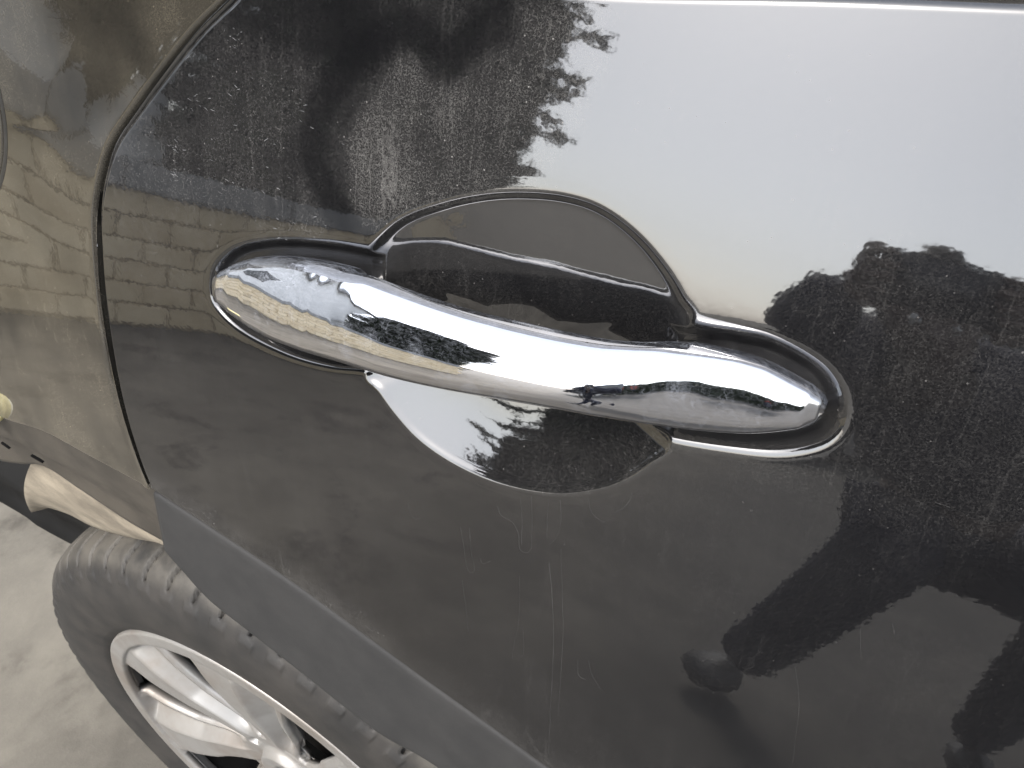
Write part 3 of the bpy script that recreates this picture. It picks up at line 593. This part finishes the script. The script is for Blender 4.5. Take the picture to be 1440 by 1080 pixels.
rr2 = np.r_[np.linspace(.012, .17, 66), np.linspace(.1725, .189, 12), .1905, .192, .1932, .1938, .1944, .1952, np.linspace(.197, .209, 7), .2098, .2106, .2114, .2122, .2126]
rc_ = rr2[:, None]; per = 360/NS
hw = np.interp(rc_, [.05, .06, .075, .10, .145, .18, .1925, .1935, .2126], [3, 5.5, 8.5, 10, 9.8, 9.7, 9.3, 9.0, 9.0])
pp_ = ((np.arange(nth) % npc)/npc*2-1)[None]                         # -1..1 across one sector, the window is the middle half
tw = np.where(np.abs(pp_) <= .5, pp_*2*hw, np.sign(pp_)*(hw+(np.abs(pp_)-.5)*2*(per/2-hw)))
th2 = np.radians(116+per*(np.arange(nth)//npc)[None]+tw-10*np.clip((.12-rc_)/.1, 0, 1))
win = (np.abs(pp_) < .5-1e-6) & (rc_ > .058) & (rc_ < .1933)
face = .003+.022*np.clip(1-rc_/.165, 0, 1)**1.3
lip = np.interp(rc_, [.1936, .1954, .2100, .2114, .2122, .2126], [0, -.0030, -.0034, -.0022, .004, .014])
edge = np.maximum(np.abs(tw)-hw, 0)/(per/2-hw)                                  # 0 at the window edge, 1 mid-spoke
side = np.sign(tw)
chan = .013*np.exp(-((edge-0.42)/.30)**2)*(side > 0)*smooth01((rc_-.05)/.03)*smooth01((.1945-rc_)/.005)
ridge = -.003*np.exp(-((edge-0.90)/.10)**2)*(side > 0)*smooth01((rc_-.04)/.03)*smooth01((.198-rc_)/.015)
chamf = .004*np.exp(-(edge/.10)**2)*(rc_ > .055)*(rc_ < .194)
hub = -.010*smooth01((.034-rc_)/.006)+.006*smooth01(1-np.abs(rc_-.045)/.007)*smooth01((np.cos(5*th2)-.3)/.3)
yf = face+lip+chan+ridge+chamf+hub
RP = np.stack([rc_*np.cos(th2), yf, rc_*np.sin(th2)], -1)
Fq = grid_faces(len(rr2), nth, True); wv = win.ravel()
Fq = Fq[~(wv[Fq].any(1))]
rim = mesh('alloy_rim', RP.reshape(-1, 3), Fq, M['alloy'], wheel)
so = rim.modifiers.new('thickness', 'SOLIDIFY'); so.thickness = 0.010; so.offset = 1
hubm = lathe([(0, 0), (.034, 0), (.14, .002), (.145, .006), (.145, .02)], 64)
grid('brake_disc', np.stack([hubm[..., 0], hubm[..., 2]+.085, hubm[..., 1]], -1), M['brake'], wheel, wrap=True)
bl = lathe([(.205, .0), (.198, .03), (.190, .07), (.188, .18), (0, .19)], 64)
grid('rim_barrel', np.stack([bl[..., 0], bl[..., 2]+.014, bl[..., 1]], -1), M['dark'], wheel, wrap=True)

# ------------------------------------------------------------------ ground
gs = np.unique(np.r_[-300, -120, -60, -30, np.linspace(-14, 14, 57), 30, 60, 120, 300]); GX, GY = np.meshgrid(gs, gs)
bumpz = 0.012*np.sin(GX*1.7+1)*np.sin(GY*1.3)*(np.hypot(GX, GY) < 13)
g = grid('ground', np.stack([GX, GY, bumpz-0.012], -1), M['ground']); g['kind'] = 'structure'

# ------------------------------------------------------------------ what the paint mirrors: wall, trees, photographer
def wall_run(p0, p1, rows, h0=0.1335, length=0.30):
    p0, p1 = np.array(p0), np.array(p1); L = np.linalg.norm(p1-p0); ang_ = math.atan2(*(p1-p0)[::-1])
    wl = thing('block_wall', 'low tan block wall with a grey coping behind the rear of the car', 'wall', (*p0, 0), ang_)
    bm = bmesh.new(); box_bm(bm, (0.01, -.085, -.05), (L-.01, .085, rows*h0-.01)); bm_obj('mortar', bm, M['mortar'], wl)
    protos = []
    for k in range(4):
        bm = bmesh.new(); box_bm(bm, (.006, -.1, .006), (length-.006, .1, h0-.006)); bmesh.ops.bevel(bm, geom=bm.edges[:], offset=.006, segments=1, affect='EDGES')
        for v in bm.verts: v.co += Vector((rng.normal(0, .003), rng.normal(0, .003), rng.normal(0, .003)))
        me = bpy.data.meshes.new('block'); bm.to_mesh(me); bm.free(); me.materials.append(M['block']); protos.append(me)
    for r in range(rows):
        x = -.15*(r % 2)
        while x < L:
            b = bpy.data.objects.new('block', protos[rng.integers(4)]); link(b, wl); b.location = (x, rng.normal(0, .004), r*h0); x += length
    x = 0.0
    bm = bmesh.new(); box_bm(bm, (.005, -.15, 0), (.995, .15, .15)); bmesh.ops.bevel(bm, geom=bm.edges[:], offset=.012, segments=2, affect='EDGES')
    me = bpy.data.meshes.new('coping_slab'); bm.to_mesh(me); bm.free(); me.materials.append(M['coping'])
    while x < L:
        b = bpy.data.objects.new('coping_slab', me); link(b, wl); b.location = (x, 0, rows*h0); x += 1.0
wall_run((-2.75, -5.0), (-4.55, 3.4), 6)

def tree(name, label, x, y, h, rad, seed, n_br=230, low=1.0, tips=0):
    rg = np.random.default_rng(seed); t = thing(name, label, 'tree', (x, y, 0), 0, 'conifers behind the block wall')
    ys_ = np.linspace(0, h*.95, 14); tr = np.array([[(r*math.cos(a), r*math.sin(a), z) for a in np.linspace(0, 2*math.pi, 10, endpoint=False)] for z, r in zip(ys_, np.linspace(.2, .02, 14))])
    grid('trunk', tr, M['bark'], t, wrap=True)
    V, Fc = [], []; lv = []
    for i in range(n_br):
        z = h*(.06+.9*rg.random()**0.9); a = rg.random()*2*math.pi
        ln = rad*(1-.75*(z/h)**1.6)*(.70+.45*rg.random())
        ln *= low+(1-low)*smooth01((z-1.6)/2.2)
        if i < tips: ln *= 1.3+.55*rg.random()
        d = np.array([math.cos(a), math.sin(a), 0.10+.25*rg.random()])
        m = int(34+ln*90)
        s = rg.random(m)**0.7
        if i < tips: m = int(m*.45); s = s[:m]
        c = np.array([0, 0, z])+d*ln*s[:, None]; c[:, 2] -= (.25 if i >= tips else .10)*ln*s**2*(1 if rg.random() < .6 else -.2)
        c += rg.normal(0, 1, (m, 3))*np.array([.13, .13, .07 if i >= tips else .03])*(1.05-s[:, None]*(.85 if i >= tips else 1.0))
        lv.append((c, np.repeat(d[None], m, 0)))
    c = np.vstack([a for a, _ in lv]); d = np.vstack([b for _, b in lv]); m = len(c)
    dirv = d+rg.normal(0, .45, (m, 3)); dirv /= np.linalg.norm(dirv, axis=1, keepdims=True)
    sd_ = np.cross(dirv, rg.normal(0, 1, (m, 3))); sd_ /= np.linalg.norm(sd_, axis=1, keepdims=True)+1e-9
    ll = (.09+.10*rg.random(m))[:, None]; ww = (.022+.03*rg.random(m))[:, None]
    V = np.stack([c-sd_*ww, c+sd_*ww, c+dirv*ll*1.3], 1).reshape(-1, 3)
    mesh('crown', V, np.arange(m*3).reshape(-1, 3), M['leaf'], t, False)
tree('conifer_tree', 'dark dense conifer behind the wall, the last one before the open sky', -4.15, -6.85, 6.6, 1.25, 3, 640, 0.45, 130)
tree('conifer_tree', 'tall dark conifer in the middle of the row behind the wall', -5.1, -6.1, 7.2, 1.6, 5, 620)
tree('conifer_tree', 'broad dark conifer standing behind the wall nearest the car tail', -5.75, -5.55, 6.8, 1.4, 9, 620)

shed = thing('shed', 'pale grey rendered shed with a sheet roof beyond the block wall', 'shed', (-6.0, -4.35, 0))
bm = bmesh.new(); box_bm(bm, (-5, 0, -.05), (0, 8.5, 4.6)); bm_obj('shed_wall', bm, M['render'], shed)
bm = bmesh.new(); box_bm(bm, (-5.3, -.25, 4.6), (.3, 8.75, 4.72))
for k in range(46): box_bm(bm, (-5.3, -.25+k*.196, 4.72), (.3, -.18+k*.196, 4.75))
bm_obj('roof', bm, M['coping'], shed)
bm = bmesh.new(); box_bm(bm, (-.02, 3.0, 1.6), (.03, 4.4, 2.8)); wf = bm_obj('window', bm, M['trim'], shed)
bm = bmesh.new(); box_bm(bm, (.031, 3.08, 1.68), (.036, 4.32, 2.72)); bm_obj('pane', bm, M['glass'], wf)

# clipped dark hedge along the far side of the yard
rg = np.random.default_rng(33); m = 26000
hc = np.stack([rg.uniform(4.6, 17, m), rg.uniform(-10.4, -9.2, m), rg.random(m)**.8*2.0], -1); hc[:, 2] += .15*np.sin(hc[:, 0]*1.7)*(hc[:, 2] > 1.2)
hd = rg.normal(0, 1, (m, 3)); hd /= np.linalg.norm(hd, axis=1, keepdims=True); hs2 = np.cross(hd, rg.normal(0, 1, (m, 3))); hs2 /= np.linalg.norm(hs2, axis=1, keepdims=True)+1e-9
hedge = mesh('hedge', np.stack([hc-hs2*.06, hc+hs2*.06, hc+hd*.16], 1).reshape(-1, 3), np.arange(m*3).reshape(-1, 3), M['leaf'], None, False)
hedge['label'] = 'dark clipped hedge along the far side of the yard'; hedge['category'] = 'hedge'
# a dark van parked across the yard
van = thing('parked_van', 'dark navy van parked across the yard behind the photographer', 'van', (0, -8.4, 0))
pv = np.array([(-.60, .42), (-.63, .75), (-.58, 1.0), (-.40, 1.10), (.16, 1.19), (.42, 1.98), (.55, 2.2), (.85, 2.28), (3.9, 2.3), (4.12, 2.2), (4.2, 1.9), (4.24, .8), (4.22, .42)])
def prism(pts, y0, y1):
    bm = bmesh.new(); A = [bm.verts.new((x, y0, z)) for x, z in pts]; B = [bm.verts.new((x, y1, z)) for x, z in pts]; n = len(pts)
    bm.faces.new(A); bm.faces.new(B[::-1])
    for i in range(n): bm.faces.new((A[i], B[i], B[(i+1) % n], A[(i+1) % n]))
    return bm
bm_obj('body', prism(pv, -.92, .92), M['van'], van, True, .05)
for x0, x1, s in ((.50, 1.25, .22), (1.38, 2.45, 0), (2.6, 3.75, 0)):
    f_ = bm_obj('window', prism([(x0, 1.28), (x1, 1.28), (x1, 2.02), (x0+s, 2.02)], .90, .928), M['glass'], van)
    f_.data.polygons.foreach_set('use_smooth', np.zeros(len(f_.data.polygons), bool))
bm_obj('windscreen', prism([(.175, 1.25), (.20, 1.24), (.43, 1.94), (.405, 1.95)], -.75, .75), M['tint'], van)
bm_obj('bumper', prism([(-.70, .38), (-.70, .62), (-.55, .66), (-.55, .36)], -.90, .90), M['valance'], van, False, .02)
for y0 in (-.85, .50): bm_obj('headlight', prism([(-.645, .72), (-.60, .95), (-.50, .98), (-.50, .74)], y0, y0+.35), M['phoneglass'], van, False, .01)
for y0 in (-.90, .78): bm_obj('tail_light', prism([(4.15, .95), (4.15, 1.5), (4.26, 1.5), (4.26, .95)], y0, y0+.14), M['lamp'], van, False, .01)
bm_obj('side_stripe', prism([(-.35, .70), (4.0, .70), (4.0, .80), (-.35, .80)], .915, .935), M['valance'], van)
bm_obj('door_handle', prism([(1.05, 1.08), (1.22, 1.08), (1.22, 1.12), (1.05, 1.12)], .915, .95), M['valance'], van)
for wx in (.25, 3.3):
    for wy in (-.86, .86):
        a_ = lathe([(.0, -.10), (.20, -.10), (.215, -.115), (.29, -.11), (.33, -.08), (.335, 0), (.33, .08), (.29, .11), (0, .11)], 40)
        wv_ = bpy.data.objects.new('wheel', None); link(wv_, van); wv_.location = (wx, wy, .335)
        grid('tyre', np.stack([a_[..., 0], a_[..., 2], a_[..., 1]], -1), M['tyre'], wv_, wrap=True)
        d_ = lathe([(0, .118), (.05, .120), (.19, .113), (.205, .108)], 40); sgn = 1 if wy > 0 else -1
        grid('hubcap', np.stack([d_[..., 0], sgn*d_[..., 2], d_[..., 1]], -1), M['alloy'], wv_, wrap=True)

# photographer crouching in front of the door
def skin_mesh(name, pts, edges, mat, parent, root=0, sub=2):
    me = bpy.data.meshes.new(name); me.from_pydata([p[:3] for p in pts], edges, []); me.update(); me.materials.append(mat)
    o = bpy.data.objects.new(name, me); link(o, parent)
    o.modifiers.new('skin', 'SKIN'); m2 = o.modifiers.new('smooth', 'SUBSURF'); m2.levels = sub; m2.render_levels = sub
    o.modifiers[0].use_smooth_shade = True
    if not me.skin_vertices: raise RuntimeError('no skin layer')
    for v, p in zip(me.skin_vertices[0].data, pts):
        v.radius = (p[3], p[4] if len(p) > 4 else p[3])
    me.skin_vertices[0].data[root].use_root = True
    return o
person = thing('person', 'photographer in navy clothes crouching between the black car and the van', 'person', (0.12, -1.28, 0))
J = dict(pelvis=(.14, -.24, .58, .15, .13), belly=(.14, -.16, .68, .145, .12), chest=(.11, -.03, .82, .155, .12), neck0=(.06, .05, .92, .09), neck=(.03, .09, .965, .075),
         hipL=(.05, -.20, .56, .10), kneeL=(.03, .08, .58, .072), ankL=(-.22, -.06, .10, .050), toeL=(-.32, .03, .045, .045),
         hipR=(.25, -.22, .56, .10), kneeR=(.36, .04, .56, .072), ankR=(.31, -.22, .10, .048), toeR=(.34, -.08, .045, .04),
         shL=(-.07, .04, .90, .085), elL=(-.19, .30, .885, .060), wrL=(-.125, .39, .975, .036),
         shR=(.26, .02, .90, .085), elR=(.33, .28, .84, .050), wrR=(.125, .40, .975, .034))
J = {k: (v[0], v[1], v[2]*1.09 if v[2] > .2 else v[2])+v[3:] for k, v in J.items()}
def sk(keys, edges, k=1.0, extra=None):
    pts = [tuple(J[a][:3])+tuple(r*k for r in J[a][3:]) for a in keys]; return pts, [(keys.index(a), keys.index(b)) for a, b in edges]
allk = list(J); E_ = [('pelvis', 'belly'), ('belly', 'chest'), ('chest', 'neck0'), ('neck0', 'neck'), ('pelvis', 'hipL'), ('hipL', 'kneeL'), ('kneeL', 'ankL'), ('ankL', 'toeL'), ('pelvis', 'hipR'), ('hipR', 'kneeR'), ('kneeR', 'ankR'), ('ankR', 'toeR'),
      ('chest', 'shL'), ('shL', 'elL'), ('elL', 'wrL'), ('chest', 'shR'), ('shR', 'elR'), ('elR', 'wrR')]
bk = [k for k in allk if not k.startswith('toe')]; pts, ed = sk(bk, [e for e in E_ if e[1] in bk], 0.86); skin_mesh('body', pts, ed, M['skin'], person)
tk = ['pelvis', 'belly', 'hipL', 'kneeL', 'ankL', 'hipR', 'kneeR', 'ankR']; pts, ed = sk(tk, [e for e in E_ if e[0] in tk and e[1] in tk], 1.22); skin_mesh('trousers', pts, ed, M['trousers'], person)
jk = ['belly', 'chest', 'neck0', 'shL', 'elL', 'wrL', 'shR', 'elR', 'wrR']; pts, ed = sk(jk, [e for e in E_ if e[0] in jk and e[1] in jk], 1.2); skin_mesh('jacket', pts, ed, M['jacket'], person)
for a, b in (('ankL', 'toeL'), ('ankR', 'toeR')):
    p, q = np.array(J[a][:3]), np.array(J[b][:3]); skin_mesh('shoe', [(*(p-[0, .05, .050]), .054), (*(p*.6+q*.4-[0, 0, .02]), .060, .052), (*q, .050, .040)], [(0, 1), (1, 2)], M['shoe'], person)
# head: a lathe-like grid shaped into skull, brow, nose, mouth, chin
nl, nm = 40, 48; la = np.linspace(-math.pi/2, math.pi/2, nl)[:, None]; lo_ = np.linspace(0, 2*math.pi, nm, endpoint=False)[None]
hxx, hyy, hzz = .072*np.cos(la)*np.cos(lo_), .092*np.cos(la)*np.sin(lo_), .115*np.sin(la)*np.ones_like(lo_)
hzz = hzz*np.ones_like(hxx); jaw = np.clip(-hzz/.115, 0, 1); hxx *= 1-.28*jaw; hyy = hyy*(1-.12*jaw)+.012*jaw
fr = np.clip(hyy/.09, 0, 1)
hyy += .022*np.exp(-(hxx/.012)**2-((hzz+.012)/.020)**2)*(fr > .6)-.008*np.exp(-((np.abs(hxx)-.03)/.014)**2-((hzz-.008)/.012)**2)*(fr > .5)+.005*np.exp(-(hxx/.02)**2-((hzz+.052)/.008)**2)*(fr > .5)
HM = Matrix.Translation((.01, .13, 1.075)) @ Matrix.Rotation(-.25, 4, 'X')
head = grid('head', np.stack([hxx, hyy, hzz], -1), M['skin'], person, wrap=True, mw=HM)
hk = (hzz > .035) | ((hyy < .02) & (hzz > -.06)); hs_ = 1.10
HV = np.stack([hxx*hs_, hyy*hs_-.004, hzz*1.08+.004], -1); Fh = grid_faces(nl, nm, True); Fh = Fh[hk.ravel()[Fh].all(1)]
mesh('hair', HV.reshape(-1, 3), Fh, M['hair'], head)
for sx in (-1, 1):
    e = lathe([(0, -.02), (.010, -.016), (.014, 0), (.010, .02), (0, .026)], 12); e[..., 0] *= .45
    grid('ear', e+np.array([sx*.073, -.006, 0]), M['skin'], head, wrap=True)
    ey = lathe([(0, -.009), (.006, -.006), (.009, 0), (.006, .006), (0, .009)], 12); grid('eye', ey+np.array([sx*.03, .078, .008]), simple('eye_white', (.6, .6, .58), .2), head, wrap=True)
# phone in front of the photographer's face and the hands round its ends
pc = Vector((.12-.012, -1.28+.43, 1.09))
PM = Matrix.Translation(pc) @ Matrix(((1, 0, 0, 0), (0, 0, -1, 0), (0, 1, 0, 0), (0, 0, 0, 1)))
phone = thing('phone', 'phone in a dark case held up in both hands by the photographer', 'phone', tuple(pc)); PL = Matrix.Translation(-pc) @ PM
bm = bmesh.new(); box_bm(bm, (-.079, -.038, -.0045), (.079, .038, .0042)); bm_obj('phone_case', bm, M['phone'], phone, True, .003, PL)
bm = bmesh.new(); box_bm(bm, (-.075, -.034, .0043), (.075, .034, .0052)); bm_obj('screen', bm, M['phoneglass'], phone, False, 0, PL)
def hand(end, wrist):
    """palm and five fingers closed round one end of the phone"""
    w = Vector(wrist); pb = PM @ Vector((end*.088, -.012, .022)); inv = Matrix.Translation(person.location).inverted()
    pts = [(*(inv @ w), .028, .022), (*(inv @ (w*.35+pb*.65)), .034, .02), (*(inv @ pb), .030, .014)]; ed = [(0, 1), (1, 2)]
    for k, (yo, l) in enumerate(((.026, .9), (.008, 1.0), (-.010, .95), (-.028, .75))):
        a = PM @ Vector((end*.093, yo, .010)); b = PM @ Vector((end*(.090), yo+.003, -.012)); c = PM @ Vector((end*(.090-.034*l), yo+.002, -.0135))
        i = len(pts); pts += [(*(inv @ a), .0085), (*(inv @ b), .008), (*(inv @ c), .0065)]; ed += [(2, i), (i, i+1), (i+1, i+2)]
    a = PM @ Vector((end*.075, -.045, .018)); b = PM @ Vector((end*.058, -.030, .014)); c = PM @ Vector((end*.042, -.014, .0125)); i = len(pts)
    pts += [(*(inv @ a), .0115), (*(inv @ b), .0095), (*(inv @ c), .008)]; ed += [(1, i), (i, i+1), (i+1, i+2)]
    skin_mesh('hand', pts, ed, M['skin'], person)
pl_ = np.array(person.location)
hand(1, pl_+np.array(J['wrR'][:3])); hand(-1, pl_+np.array(J['wrL'][:3]))
